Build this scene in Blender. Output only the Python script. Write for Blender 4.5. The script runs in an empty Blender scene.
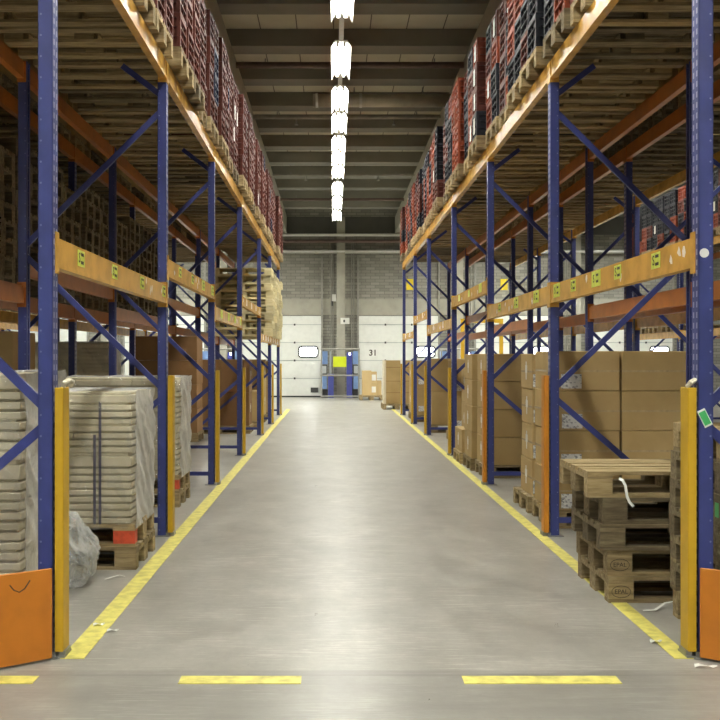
import bpy, math, random
from mathutils import Vector, noise
random.seed(7)
S = bpy.context.scene
C = S.collection
CAM_H, F, VX, VY = 1.42, 1100.0, 333.0, 358.0
def X_at(px, Y): return (px - VX) * Y / F
def Z_at(py, Y): return CAM_H + (VY - py) * Y / F
ORD = ['zeroth','first','second','third','fourth','fifth','sixth','seventh','eighth','ninth','tenth','eleventh','twelfth',
       'thirteenth','fourteenth','fifteenth','sixteenth','seventeenth','eighteenth','nineteenth','twentieth',
       'twenty-first','twenty-second','twenty-third','twenty-fourth']

# ------------------------------------------------------------------ materials
def srgb(r, g, b):
    f = lambda c: (c/255/12.92) if c/255 <= .04045 else ((c/255+.055)/1.055)**2.4
    return (f(r), f(g), f(b), 1)
class NT:
    def __init__(s, name):
        m = bpy.data.materials.new(name); m.use_nodes = True
        s.m = m; s.t = m.node_tree; s.n = s.t.nodes
        s.b = s.n['Principled BSDF']; s.out = s.n['Material Output']
    def node(s, kind, **kw):
        n = s.n.new(kind)
        for k, v in kw.items():
            if k in n.inputs: n.inputs[k].default_value = v
            else: setattr(n, k, v)
        return n
    def link(s, a, b): s.t.links.new(a, b)
    def coord(s, which='Object', scale=(1,1,1)):
        tc = s.node('ShaderNodeTexCoord'); mp = s.node('ShaderNodeMapping')
        mp.inputs['Scale'].default_value = scale
        s.link(tc.outputs[which], mp.inputs['Vector']); return mp.outputs['Vector']
    def noise(s, vec, scale=5, detail=4, rough=.55):
        n = s.node('ShaderNodeTexNoise'); n.inputs['Scale'].default_value = scale
        n.inputs['Detail'].default_value = detail; n.inputs['Roughness'].default_value = rough
        s.link(vec, n.inputs['Vector']); return n.outputs['Fac']
    def ramp(s, fac, stops):
        r = s.node('ShaderNodeValToRGB'); e = r.color_ramp.elements
        while len(e) < len(stops): e.new(.5)
        for q, (p, c) in zip(e, stops): q.position = p; q.color = c
        s.link(fac, r.inputs['Fac']); return r.outputs['Color']
    def mix(s, fac, a, b, mode='MIX'):
        n = s.node('ShaderNodeMix', data_type='RGBA', blend_type=mode)
        for sock, v in ((n.inputs[0], fac), (n.inputs[6], a), (n.inputs[7], b)):
            if isinstance(v, bpy.types.NodeSocket): s.link(v, sock)
            else: sock.default_value = v
        return n.outputs[2]
    def math(s, op, a, b=None, c=None):
        n = s.node('ShaderNodeMath', operation=op)
        for i, v in enumerate((a, b, c)):
            if v is None: continue
            if isinstance(v, bpy.types.NodeSocket): s.link(v, n.inputs[i])
            else: n.inputs[i].default_value = v
        return n.outputs[0]
    def bump(s, h, strength=.3, dist=.01):
        n = s.node('ShaderNodeBump'); n.inputs['Strength'].default_value = strength
        n.inputs['Distance'].default_value = dist
        s.link(h, n.inputs['Height']); s.link(n.outputs['Normal'], s.b.inputs['Normal'])
    def col(s, c):
        if isinstance(c, bpy.types.NodeSocket): s.link(c, s.b.inputs['Base Color'])
        else: s.b.inputs['Base Color'].default_value = c
M = {}
def paint(name, c, rough=.45, wear=.12, metallic=0, scale=6, spec=.5, rnd=0.0):
    t = NT(name); v = t.coord()
    dark = tuple(x*(1-wear*2.2) for x in c[:3]) + (1,)
    lite = tuple(min(1, x*(1+wear)+wear*.02) for x in c[:3]) + (1,)
    base = t.ramp(t.noise(v, scale), [(.3, dark), (.55, c), (.8, lite)])
    if rnd:
        oi = t.node('ShaderNodeObjectInfo')
        base = t.mix(1.0, base, t.ramp(oi.outputs['Random'], [(0, (1-rnd,)*3+(1,)), (1, (1,1,1,1))]), 'MULTIPLY')
    t.col(base)
    t.b.inputs['Roughness'].default_value = rough; t.b.inputs['Metallic'].default_value = metallic
    t.b.inputs['Specular IOR Level'].default_value = spec
    M[name] = t.m; return t
paint('rack_blue', srgb(52,60,124), .42, .1)
paint('orange', srgb(176,104,40), .36, .1)
paint('orange_lit', srgb(212,162,76), .27, .14)  # the orange beam paint, yellowed to carry the aisle lamps' wash
paint('guard_yellow', srgb(196,156,28), .5, .06)
paint('guard_orange', srgb(194,124,28), .5, .06)
paint('end_orange', srgb(192,116,28), .5, .07)
paint('steel', srgb(150,150,148), .4, .1, .7)
paint('pipe_red', srgb(100,80,72), .5, .1)
paint('pipe_grey', srgb(150,148,140), .5, .1)
paint('duct', srgb(200,196,180), .4, .08)
paint('white_metal', srgb(225,225,220), .35, .04)
paint('door_white', srgb(226,228,222), .5, .03)
paint('black', srgb(28,28,30), .5, .1)
paint('dark_grey', srgb(62,62,62), .5, .1)
paint('dock_blue', srgb(66,74,150), .45, .1)
paint('light_blue', srgb(120,150,200), .4, .08)
paint('panel_grey', srgb(176,180,180), .4, .06)
paint('lime', srgb(200,214,30), .5, .03)
paint('green', srgb(70,178,100), .45, .03)
paint('white', srgb(232,232,226), .5, .03)
paint('paper_white', srgb(226,226,220), .7, .04)
paint('sticker', srgb(206,214,84), .55, .12, scale=40)
paint('faded', srgb(204,176,122), .6, .12, scale=30)
paint('torn', srgb(226,212,190), .7, .1, scale=30)
paint('red_block', srgb(196,74,42), .7, .15, scale=20)
paint('strap_dark', srgb(82,78,92), .4, .05)
paint('tape', srgb(190,168,130), .2, .1, scale=25, rnd=.1)
paint('ink', srgb(60,50,40), .8, .1)
paint('rope', srgb(220,212,190), .8, .1)
paint('yellow_sign', srgb(224,200,40), .5, .04)
paint('line_yellow', srgb(212,202,104), .5, .16, scale=14)
paint('concrete', srgb(164,161,148), .8, .06, scale=3)
paint('wall_shade', srgb(84,84,80), .7, .08, scale=2)
paint('girder', srgb(164,162,148), .8, .05, scale=2)
paint('purlin', srgb(132,130,122), .85, .06, scale=2)
paint('crate_red', srgb(100,50,40), .55, .12, spec=.3, rnd=.35)
paint('crate_rust', srgb(146,66,38), .55, .12, spec=.3, rnd=.3)
paint('crate_black', srgb(34,36,46), .55, .12, spec=.3, rnd=.3)
paint('crate_navy', srgb(34,40,70), .55, .12, spec=.3, rnd=.3)

def floor_mat():
    t = NT('floor_concrete'); v = t.coord(); vs = t.coord(scale=(1.1, .45, 1))
    n1 = t.noise(v, .7, 6, .6); n2 = t.noise(vs, 3.2, 8, .72); n3 = t.noise(v, 40, 3)
    c = t.ramp(n1, [(.3, srgb(140,137,129)), (.55, srgb(156,153,145)), (.75, srgb(169,166,157))])
    c = t.mix(t.math('MULTIPLY', n2, .5), c, t.ramp(n2, [(.38, srgb(114,112,105)), (.64, srgb(182,179,170))]))
    # pale scuffs and tyre scratches
    for rz, th, sc_ in ((.8, .58, 1.0), (-.75, .59, 1.3), (1.35, .57, .8), (2.1, .58, 1.6)):
        tc = t.node('ShaderNodeTexCoord'); mp = t.node('ShaderNodeMapping'); mp.inputs['Rotation'].default_value = (0, 0, rz)
        mp.inputs['Scale'].default_value = (2.4*sc_, 40*sc_, 1); t.link(tc.outputs['Object'], mp.inputs['Vector'])
        f_ = t.ramp(t.noise(mp.outputs['Vector'], 1.5, 4, .6), [(th, (0,0,0,1)), (th+.05, (1,1,1,1))])
        f_ = t.math('MULTIPLY', f_, t.ramp(t.noise(v, 1.1*sc_, 3), [(.45, (0,0,0,1)), (.62, (1,1,1,1))]))
        c = t.mix(t.math('MULTIPLY', f_, .5), c, srgb(206,203,194))
    mk = t.ramp(t.noise(t.coord(scale=(1, .6, 1)), 3.2, 8, .75), [(.38, (0,0,0,1)), (.8, (1,1,1,1))])
    c = t.mix(t.math('MULTIPLY', mk, .65), c, srgb(104,101,94))
    # darker worn cross-traffic bays at the rack ends
    sp = t.node('ShaderNodeSeparateXYZ'); t.link(v, sp.inputs[0])
    st = t.ramp(t.noise(t.coord(scale=(.5, 2.2, 1)), 2.2, 5, .6), [(.42, (0,0,0,1)), (.7, (1,1,1,1))])
    near = t.math('LESS_THAN', sp.outputs[1], 5.0)
    c = t.mix(t.math('MULTIPLY', t.math('MULTIPLY', st, near), .6), c, srgb(112,109,102))
    c = t.mix(t.math('MULTIPLY', near, .35), c, srgb(112,110,104))
    # saw-cut joints every six metres
    j = t.math('ABSOLUTE', t.math('SUBTRACT', t.math('MODULO', t.math('ADD', sp.outputs[1], 61.08), 6.0), 0.0))
    c = t.mix(t.math('MULTIPLY', t.math('LESS_THAN', j, .012), .5), c, srgb(96,94,88))
    t.col(c)
    r = t.ramp(n2, [(.3, (.27,.27,.27,1)), (.7, (.40,.40,.40,1))]); t.link(r, t.b.inputs['Roughness'])
    t.b.inputs['Specular IOR Level'].default_value = .5
    t.bump(n3, .05, .008)
    M['floor'] = t.m
floor_mat()
def brick_mat():
    t = NT('grey_brick'); tc = t.node('ShaderNodeTexCoord')
    sp = t.node('ShaderNodeSeparateXYZ'); t.link(tc.outputs['Object'], sp.inputs[0])
    cb = t.node('ShaderNodeCombineXYZ'); t.link(sp.outputs[0], cb.inputs[0]); t.link(sp.outputs[2], cb.inputs[1])
    br = t.node('ShaderNodeTexBrick'); t.link(cb.outputs[0], br.inputs['Vector'])
    br.inputs['Scale'].default_value = 1; br.inputs['Brick Width'].default_value = .34; br.inputs['Row Height'].default_value = .11
    br.inputs['Mortar Size'].default_value = .008
    br.inputs['Color1'].default_value = srgb(152,150,140); br.inputs['Color2'].default_value = srgb(128,126,118)
    br.inputs['Mortar'].default_value = srgb(104,102,96)
    t.col(br.outputs['Color']); t.b.inputs['Roughness'].default_value = .85
    M['brick'] = t.m
brick_mat()
def ceil_mat():
    t = NT('roof_panels'); v = t.coord(); sp = t.node('ShaderNodeSeparateXYZ'); t.link(v, sp.inputs[0])
    j = t.math('LESS_THAN', t.math('MODULO', t.math('ADD', sp.outputs[0], 60.0), .6), .018)
    c = t.ramp(t.noise(v, 1.2, 3), [(.3, srgb(196,193,176)), (.7, srgb(214,211,196))])
    t.col(t.mix(j, c, srgb(96,92,84))); t.b.inputs['Roughness'].default_value = .8
    M['ceiling'] = t.m
ceil_mat()
def wood_mat(name, c1, c2, c3):
    t = NT(name); v = t.coord(scale=(2.5, 22, 22)); oi = t.node('ShaderNodeObjectInfo')
    add = t.node('ShaderNodeVectorMath', operation='ADD'); t.link(v, add.inputs[0])
    rv = t.node('ShaderNodeCombineXYZ')
    for i in range(3): t.link(t.math('MULTIPLY', oi.outputs['Random'], 37.0+i*11), rv.inputs[i])
    t.link(rv.outputs[0], add.inputs[1])
    n = t.noise(add.outputs[0], 1.6, 5, .65)
    c = t.ramp(n, [(.25, c1), (.5, c2), (.78, c3)])
    c = t.mix(1.0, c, t.ramp(oi.outputs['Random'], [(0, (.62,.6,.58,1)), (.5, (.86,.85,.83,1)), (1, (1.08,1.04,.96,1))]), 'MULTIPLY')
    t.col(c); t.b.inputs['Roughness'].default_value = .8; t.b.inputs['Specular IOR Level'].default_value = .25
    t.bump(n, .35, .006); M[name] = t.m
wood_mat('wood', srgb(104,90,64), srgb(154,136,102), srgb(192,176,140))
wood_mat('wood_old', srgb(72,64,50), srgb(116,104,82), srgb(156,144,116))
wood_mat('wood_pale', srgb(190,182,150), srgb(216,206,164), srgb(232,226,196))
def card_mat(name, c1, c2):
    t = NT(name); v = t.coord(); oi = t.node('ShaderNodeObjectInfo')
    c = t.ramp(t.noise(v, 3, 4), [(.3, c1), (.7, c2)])
    c = t.mix(1.0, c, t.ramp(oi.outputs['Random'], [(0, (.86,.85,.84,1)), (1, (1,1,1,1))]), 'MULTIPLY')
    t.col(c); t.b.inputs['Roughness'].default_value = .72; t.b.inputs['Specular IOR Level'].default_value = .2
    t.bump(t.noise(t.coord(scale=(1,1,30)), 8, 2), .05, .004); M[name] = t.m
card_mat('card', srgb(172,146,98), srgb(186,160,112))
card_mat('card_tan', srgb(196,170,122), srgb(210,186,138))
card_mat('card_dark', srgb(128,96,62), srgb(142,108,72))
card_mat('bundle', srgb(214,204,176), srgb(230,222,198))
def label_mat():
    t = NT('shipping_label'); v = t.coord()
    n = t.node('ShaderNodeTexVoronoi'); n.inputs['Scale'].default_value = 60; t.link(t.coord(scale=(1,1,1.6)), n.inputs['Vector'])
    k = t.ramp(n.outputs['Color'], [(.62, srgb(226,226,224)), (.80, srgb(140,142,148))])
    t.col(k); t.b.inputs['Roughness'].default_value = .5; M['label'] = t.m
label_mat()
def perf_mat():
    # blue lacquer with the two columns of keyhole slots of a rack post (bare zinc shows in the slots)
    t = NT('rack_blue_slotted'); tc = t.node('ShaderNodeTexCoord'); sp = t.node('ShaderNodeSeparateXYZ'); t.link(tc.outputs['Object'], sp.inputs[0])
    z = t.math('ABSOLUTE', t.math('SUBTRACT', t.math('MODULO', sp.outputs[2], .05), .025))
    mz = t.math('LESS_THAN', z, .014)
    y = sp.outputs[1]
    m1 = t.math('LESS_THAN', t.math('ABSOLUTE', t.math('SUBTRACT', y, .028)), .009)
    m2 = t.math('LESS_THAN', t.math('ABSOLUTE', t.math('SUBTRACT', y, .074)), .009)
    m = t.math('MULTIPLY', mz, t.math('ADD', m1, m2))
    base = t.ramp(t.noise(t.coord(), 7), [(.3, srgb(44,52,106)), (.6, srgb(52,62,124)), (.85, srgb(78,90,148))])
    t.col(t.mix(m, base, srgb(158,160,184)))
    t.b.inputs['Roughness'].default_value = .4; M['blue_slots'] = t.m
perf_mat()
def flange_mat():
    t = NT('rack_blue_drilled'); tc = t.node('ShaderNodeTexCoord'); sp = t.node('ShaderNodeSeparateXYZ'); t.link(tc.outputs['Object'], sp.inputs[0])
    z = t.math('SUBTRACT', t.math('MODULO', sp.outputs[2], .1), .05)
    x = t.math('SUBTRACT', t.math('ABSOLUTE', sp.outputs[0]), .056)
    d = t.math('ADD', t.math('MULTIPLY', z, z), t.math('MULTIPLY', x, x))
    m = t.math('LESS_THAN', d, .000024)
    base = t.ramp(t.noise(t.coord(), 5), [(.3, srgb(44,52,106)), (.6, srgb(52,61,123)), (.9, srgb(72,84,140))])
    chips = t.ramp(t.noise(t.coord(), 38, 3), [(.74, (0,0,0,1)), (.78, (1,1,1,1))])
    base = t.mix(t.math('MULTIPLY', chips, .45), base, srgb(170,170,180))
    t.col(t.mix(m, base, srgb(104,112,150)))
    t.b.inputs['Roughness'].default_value = .42; M['blue_flange'] = t.m
flange_mat()
def film_mat(name, lo, hi, tint, sx=(9,9,3)):
    t = NT(name); v = t.coord(scale=sx)
    n = t.noise(v, 1.6, 6, .7)
    w = t.node('ShaderNodeTexWave', wave_type='BANDS', bands_direction='DIAGONAL'); w.inputs['Scale'].default_value = 2.2
    w.inputs['Distortion'].default_value = 7; w.inputs['Detail'].default_value = 3; t.link(t.coord(), w.inputs['Vector'])
    h = t.math('ADD', n, t.math('MULTIPLY', w.outputs['Fac'], .5))
    t.col(tint); t.b.inputs['Roughness'].default_value = .2; t.b.inputs['Specular IOR Level'].default_value = 1.0
    t.bump(t.math('ADD', h, t.math('MULTIPLY', t.noise(t.coord(scale=(1.0, 1.0, .6)), 22, 5, .7), .5)), 1.0, .05)
    lw = t.node('ShaderNodeLayerWeight'); lw.inputs['Blend'].default_value = .45
    fac = t.math('ADD', t.math('MULTIPLY', lw.outputs['Facing'], hi-lo), lo)
    fac = t.math('ADD', fac, t.math('MULTIPLY', t.ramp(h, [(.85, (0,0,0,1)), (1.0, (1,1,1,1))]), .12))
    fac = t.math('MINIMUM', fac, .95)
    tr = t.node('ShaderNodeBsdfTransparent'); mx = t.node('ShaderNodeMixShader')
    t.link(fac, mx.inputs[0]); t.link(tr.outputs[0], mx.inputs[1]); t.link(t.b.outputs[0], mx.inputs[2])
    t.link(mx.outputs[0], t.out.inputs['Surface']); M[name] = t.m
film_mat('film', .07, .95, srgb(236,234,228))
film_mat('film_lump', .16, .7, srgb(236,236,234), (5,5,5))
def emit(name, c, s):
    t = NT(name); t.b.inputs['Base Color'].default_value = (.8,.8,.8,1)
    t.b.inputs['Emission Color'].default_value = c; t.b.inputs['Emission Strength'].default_value = s
    t.m.cycles.emission_sampling = 'NONE'; M[name] = t.m
emit('tube', (1, .97, .88, 1), 60)
emit('daylight_pane', (.95, .98, 1, 1), 9)
emit('lamp_small', (1, 1, 1, 1), 8)

# ------------------------------------------------------------------ mesh helpers
class MB:
    def __init__(s): s.v = []; s.f = []; s.mi = []
    def box(s, x0, x1, y0, y1, z0, z1, mi=0):
        if x0 > x1: x0, x1 = x1, x0
        if y0 > y1: y0, y1 = y1, y0
        b = len(s.v)
        s.v += [(x0,y0,z0),(x1,y0,z0),(x1,y1,z0),(x0,y1,z0),(x0,y0,z1),(x1,y0,z1),(x1,y1,z1),(x0,y1,z1)]
        for q in ((0,3,2,1),(4,5,6,7),(0,1,5,4),(1,2,6,5),(2,3,7,6),(3,0,4,7)):
            s.f.append(tuple(b+i for i in q)); s.mi.append(mi)
        return s
    def bar(s, p, q, w, h, side=(0,1,0), mi=0):
        p, q = Vector(p), Vector(q); d = (q-p).normalized(); u = Vector(side).normalized(); n = d.cross(u).normalized()
        b = len(s.v)
        for c in (p, q):
            for a, e in ((-1,-1),(1,-1),(1,1),(-1,1)): s.v.append(tuple(c + u*a*w/2 + n*e*h/2))
        for k in ((0,3,2,1),(4,5,6,7),(0,1,5,4),(1,2,6,5),(2,3,7,6),(3,0,4,7)):
            s.f.append(tuple(b+i for i in k)); s.mi.append(mi)
        return s
    def tube(s, pts, r, n=10, mi=0, cap=True):
        pts = [Vector(p) for p in pts]; b = len(s.v)
        for i, p in enumerate(pts):
            d = (pts[min(i+1, len(pts)-1)] - pts[max(i-1, 0)]).normalized()
            a = Vector((0,0,1)) if abs(d.z) < .9 else Vector((1,0,0))
            u = d.cross(a).normalized(); w = d.cross(u)
            for k in range(n):
                t = 2*math.pi*k/n; s.v.append(tuple(p + u*r*math.cos(t) + w*r*math.sin(t)))
        for i in range(len(pts)-1):
            for k in range(n):
                s.f.append((b+i*n+k, b+i*n+(k+1)%n, b+(i+1)*n+(k+1)%n, b+(i+1)*n+k)); s.mi.append(mi)
        if cap:
            s.f.append(tuple(b+k for k in range(n))); s.mi.append(mi)
            s.f.append(tuple(b+(len(pts)-1)*n+k for k in reversed(range(n)))); s.mi.append(mi)
        return s
    def prism(s, poly, axis, a0, a1, mi=0):
        """extrude a 2D polygon along an axis: 'y' -> (x,z) polygon, 'z' -> (x,y) polygon, 'x' -> (y,z)"""
        b = len(s.v); n = len(poly)
        for a in (a0, a1):
            for (p, q) in poly: s.v.append({'y': (p, a, q), 'z': (p, q, a), 'x': (a, p, q)}[axis])
        for k in range(n):
            s.f.append((b+k, b+(k+1) % n, b+n+(k+1) % n, b+n+k)); s.mi.append(mi)
        s.f.append(tuple(b+k for k in reversed(range(n)))); s.f.append(tuple(b+n+k for k in range(n))); s.mi += [mi, mi]
        return s
    def mesh(s, name, mats):
        me = bpy.data.meshes.new(name); me.from_pydata(s.v, [], s.f); me.validate()
        for m in (mats if isinstance(mats, (list, tuple)) else [mats]): me.materials.append(M[m])
        if any(s.mi) and len(me.polygons) == len(s.mi): me.polygons.foreach_set('material_index', s.mi)
        import bmesh
        bm = bmesh.new(); bm.from_mesh(me); bmesh.ops.recalc_face_normals(bm, faces=bm.faces); bm.to_mesh(me); bm.free()
        return me
def link(name, me, parent=None, loc=(0,0,0), rz=0, rot=None):
    o = bpy.data.objects.new(name, me); C.objects.link(o)
    o.location = loc; o.rotation_euler = rot or (0,0,rz)
    if parent: o.parent = parent
    return o
def tag(o, label, cat, group=None):
    o['label'] = label; o['category'] = cat
    if group: o['group'] = group
    return o
def struct(o): o['kind'] = 'structure'; return o
def bevel(o, w=.004, seg=1):
    m = o.modifiers.new('bevel', 'BEVEL'); m.width = w; m.segments = seg; m.limit_method = 'ANGLE'; return o
def smooth(me):
    for p in me.polygons: p.use_smooth = True
    return me
_tx = {}
def text_mesh(txt, size, mat, depth=.0008):
    k = (txt, size, mat)
    if k in _tx: return _tx[k]
    cu = bpy.data.curves.new('txt', 'FONT'); cu.body = txt; cu.size = size; cu.extrude = depth; cu.offset = size*.022 if size > .2 else 0; cu.align_x = 'CENTER'; cu.align_y = 'CENTER'
    o = bpy.data.objects.new('txt', cu); C.objects.link(o)
    me = bpy.data.meshes.new_from_object(o.evaluated_get(bpy.context.evaluated_depsgraph_get()))
    bpy.data.objects.remove(o); bpy.data.curves.remove(cu)
    me.materials.clear(); me.materials.append(M[mat]); _tx[k] = me; return me

# ------------------------------------------------------------------ building shell
WX, Y0, YB, ZC = 16.0, -6.0, 40.0, 6.83
struct(link('floor', MB().box(-WX, WX, Y0, YB+.4, -.2, 0).mesh('floor', 'floor')))
struct(link('ceiling', MB().box(-WX, WX, Y0, YB+.4, ZC, ZC+.2).mesh('ceiling', 'ceiling')))
struct(link('wall_back', MB().box(-WX, WX, YB, YB+.3, 0, ZC).mesh('wall_back', 'brick')))
struct(link('wall_left', MB().box(-WX-.3, -WX, Y0, YB+.4, 0, ZC).mesh('wall_left', 'brick')))
struct(link('wall_right', MB().box(WX, WX+.3, Y0, YB+.4, 0, ZC).mesh('wall_right', 'brick')))
struct(link('wall_front', MB().box(-WX, WX, Y0-.3, Y0, 0, ZC).mesh('wall_front', 'brick')))
tn = 0
def trim(me, loc=(0,0,0)):
    global tn
    tn += 1; return struct(link('trim_%d' % tn, me, None, loc))
purlin = MB().box(-WX, WX, -.5, 0, 6.55, ZC).mesh('purlin', 'purlin')
for k in range(-10, 11):
    trim(purlin, (0, 16.43 + 2.15*k, 0))
for gx0, gx1 in ((-2.0, -1.67), (2.25, 2.58)):
    trim(MB().box(gx0, gx1, Y0, YB, 5.95, 6.55).mesh('girder', 'girder'))
# smooth concrete band over the dock doors and the ledge above it
trim(MB().box(-WX, WX, YB-.03, YB, 2.98, 3.56).mesh('door_band', 'concrete'))
trim(MB().box(-WX, WX, YB-.42, YB, 5.22, 5.29).mesh('wall_ledge', 'white_metal'))
trim(MB().box(-WX, WX, YB-.04, YB, 5.9, 6.55).mesh('wall_shade', 'wall_shade'))  # flat dark panel added to paint the shade high on the wall
# yellow floor lines
def line(x0, x1, y0, y1): trim(MB().box(x0, x1, y0, y1, 0, .003).mesh('floor_line', 'line_yellow'))
line(-1.287, -1.175, 5.19, 30.5); line(1.612, 1.702, 5.19, 30.5)
for x0, x1 in ((-1.97, -1.31), (-.675, -.14), (.573, 1.26), (1.86, 2.5)): line(x0, x1, 4.79, 4.905)

# dock doors, rails and columns along the back wall
PITCH = 4.25
dn = 0
door_panel = MB()
for k in range(5):
    z0 = .03 + k*.65; door_panel.box(-1.435, 1.435, -.05, 0, z0 + .012, min(2.95, z0+.638))
door_panel.box(-1.435, 1.435, -.03, 0, .04, 2.95, 1)
door_me = door_panel.mesh('door', ['door_white', 'panel_grey'])
seal_me = MB().box(-1.45, 1.45, -.07, 0, 0, .05).mesh('seal', 'black')
hinge_me = MB().box(-.03, .03, -.065, -.05, -.035, .035).mesh('hinge', 'dark_grey')
def rrect(w, h, r, n=6):
    pts = []
    for cx, cz, a0 in ((w/2-r, h/2-r, 0), (-w/2+r, h/2-r, 90), (-w/2+r, -h/2+r, 180), (w/2-r, -h/2+r, 270)):
        for i in range(n+1):
            a = math.radians(a0 + 90*i/n); pts.append((cx + r*math.cos(a), cz + r*math.sin(a)))
    return pts
wf_me = MB().prism(rrect(.74, .44, .13), 'y', -.066, -.05).mesh('window_frame', 'dark_grey')
wp_me = MB().prism(rrect(.63, .33, .09), 'y', -.070, -.064).mesh('window_pane', 'daylight_pane')
dv_me = MB().box(-.14, .14, -.07, -.05, -.09, .09).mesh('vent', 'dark_grey')
track_me = MB().box(-.03, .03, -.09, 0, 0, 5.1).mesh('door_track', 'pipe_grey')
for k, xc in enumerate([-1.87-2*PITCH, -1.87-PITCH, -1.87, 2.38, 2.38+PITCH, 2.38+2*PITCH]):
    dn += 1
    d = struct(link('door_%d' % dn, door_me, None, (xc, YB-.03, 0)))
    link('door_seal', seal_me, d)
    for zz in (.68, 1.33, 1.98, 2.63):
        for xx in (-.478, .478): link('door_hinge', hinge_me, d, (xx, 0, zz))
    f = link('window_frame', wf_me, d, (.97, 0, 1.645)); link('window_pane', wp_me, f)
    link('vent_plate', dv_me, d, (1.2, 0, .26))
    for sx in (-1.47, 1.47): link('door_track', track_me, d, (sx, 0, 0))
    if abs(xc-2.38) < .01:
        tx = link('door_number', text_mesh('31', .30, 'ink'), d, (-.93, -.052, 1.60), rot=(math.pi/2, 0, 0))
col_me = MB().box(-.15, .15, -.4, 0, 0, 6.5).mesh('column', 'concrete')
names_gap = {-1: 'left of the left dock door', 0: 'between the two middle dock doors', 1: 'right of the dock door numbered 31'}
for g in (-2, -1, 0, 1, 2):
    gx = .255 + g*PITCH
    trim(col_me, (gx+.03, YB, 0))
    # thin conduits each side of the column
    for dx in (-.32, -.25, .42, .50):
        trim(MB().tube([(0,0,.0),(0,0,5.9)], .02, 8).mesh('conduit', 'pipe_grey'), (gx+dx, YB-.05, 0))
rail_me = MB()
for z in (.06, .80, 1.74): rail_me.tube([(-.70, 0, z), (.70, 0, z)], .028, 8)
for x in (-.66, .66): rail_me.tube([(x, 0, 0), (x, 0, 1.74)], .028, 8)
rail_me = rail_me.mesh('rails', 'pipe_grey')
for g, wh in ((0, 'in front of the column between the middle dock doors'), (1, 'right of dock door 31 seen through the right racks'), (-1, 'left of the left dock door seen through racks')):
    gx = .255 + g*PITCH
    tag(link('guard_rail', rail_me, None, (gx, YB-1.0, 0)), 'grey tubular guard rail ' + wh, 'rail', 'dock guard rails')
    for sx in (-1, 1):
        r = link('dock_cabinet', None, None, (gx + sx*.44, YB-.62, 0))
        side = 'left' if sx < 0 else 'right'
        tag(r, 'blue dock leveller cabinet at the %s of the column %s' % (side, {0:'between the middle doors',1:'past dock door 31',-1:'at far left doors'}[g]), 'cabinet', 'dock cabinets')
        link('column', MB().box(-.10*1, .10, -.12, .12, 0, 1.62 if sx > 0 else .85).mesh('cab_column', 'dock_blue'), r, (-sx*.11, 0, 0))
        if sx < 0: link('post', MB().box(-.03, .03, -.04, .04, .85, 1.66).mesh('cab_post', 'panel_grey'), r, (-sx*.09, 0, 0))
        link('upper_panel', MB().box(-.11, .11, -.1, .1, 1.20, 1.66).mesh('cab_up', 'light_blue'), r, (sx*.12, 0, 0))
        cb = link('control_box', MB().box(-.10, .10, -.11, .1, .83, 1.18).mesh('cab_box', 'dark_grey'), r, (sx*.12, 0, 0))
        link('cover', MB().box(-.07, .07, -.125, -.10, .87, 1.14).mesh('cab_cover', 'panel_grey'), cb)
        link('lower_panel', MB().box(-.08, .08, -.1, .1, .32, .80).mesh('cab_low', 'light_blue'), r, (sx*.12, 0, 0))
        link('foot', MB().box(-.12, .12, -.11, .11, 0, .30).mesh('cab_foot', 'black'), r, (sx*.12, 0, 0))
        if sx > 0: link('lamp', MB().box(-.03, .03, -.16, -.12, 1.53, 1.60).mesh('cab_lamp', 'lamp_small'), r, (-.10, 0, 0))
sg = tag(link('sign_board', MB().box(-.235, .235, 0, .02, 0, .37).mesh('sign_board', 'lime'), None, (X_at(339.8, 38.9), 38.88, Z_at(367, 38.9))), 'lime green blank board fixed to the guard rail between the dock doors', 'sign')
tag(link('wall_notice', MB().box(-.16, .16, -.02, 0, 0, .22).mesh('wall_notice', 'paper_white'), None, (X_at(345, YB-.4), YB-.4, Z_at(324, YB-.4))), 'small white notice on the column above the dock equipment', 'sign')
link('mark', MB().box(-.06, .0, -.026, -.02, .06, .15).mesh('mark', 'dark_grey'), bpy.data.objects['wall_notice'])
wb = tag(link('wall_fixture', MB().box(-.07, .07, -.18, 0, -.05, .2).mesh('fixture', 'white'), None, (X_at(334, YB), YB-.0, Z_at(300, YB))), 'white box shaped fixture on the brick left of the column', 'fixture')
link('bracket', MB().box(-.09, -.03, -.16, 0, -.22, -.05).mesh('bracket', 'dark_grey'), wb)
tag(link('warning_sign', MB().box(-.13, .13, -.02, 0, -.2, .2).mesh('warning_sign', 'yellow_sign'), None, (X_at(410, YB), YB, Z_at(284.5, YB))), 'yellow sign on the brick wall above dock door 31', 'sign')
tag(link('warning_sign', MB().box(-.13, .13, -.02, 0, -.2, .2).mesh('warning_sign', 'yellow_sign'), None, (X_at(504, YB), YB, Z_at(284.5, YB))), 'yellow sign on the back wall seen through the right rack posts', 'sign')
yg = link('yellow_barrier', None, None, (X_at(462.5, 37), 37, 0))
tag(yg, 'yellow steel goalpost barrier by the dock, seen between right rack posts', 'barrier')
link('post', MB().box(-.06, .06, -.06, .06, 0, 2.6).mesh('post', 'guard_yellow'), yg)
link('post', MB().box(-.06, .06, -.06, .06, 0, 2.6).mesh('post', 'guard_yellow'), yg, (1.3, 0, 0))
link('crossbar', MB().box(-.06, 1.36, -.06, .06, 2.6, 2.74).mesh('crossbar', 'guard_yellow'), yg)
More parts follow.
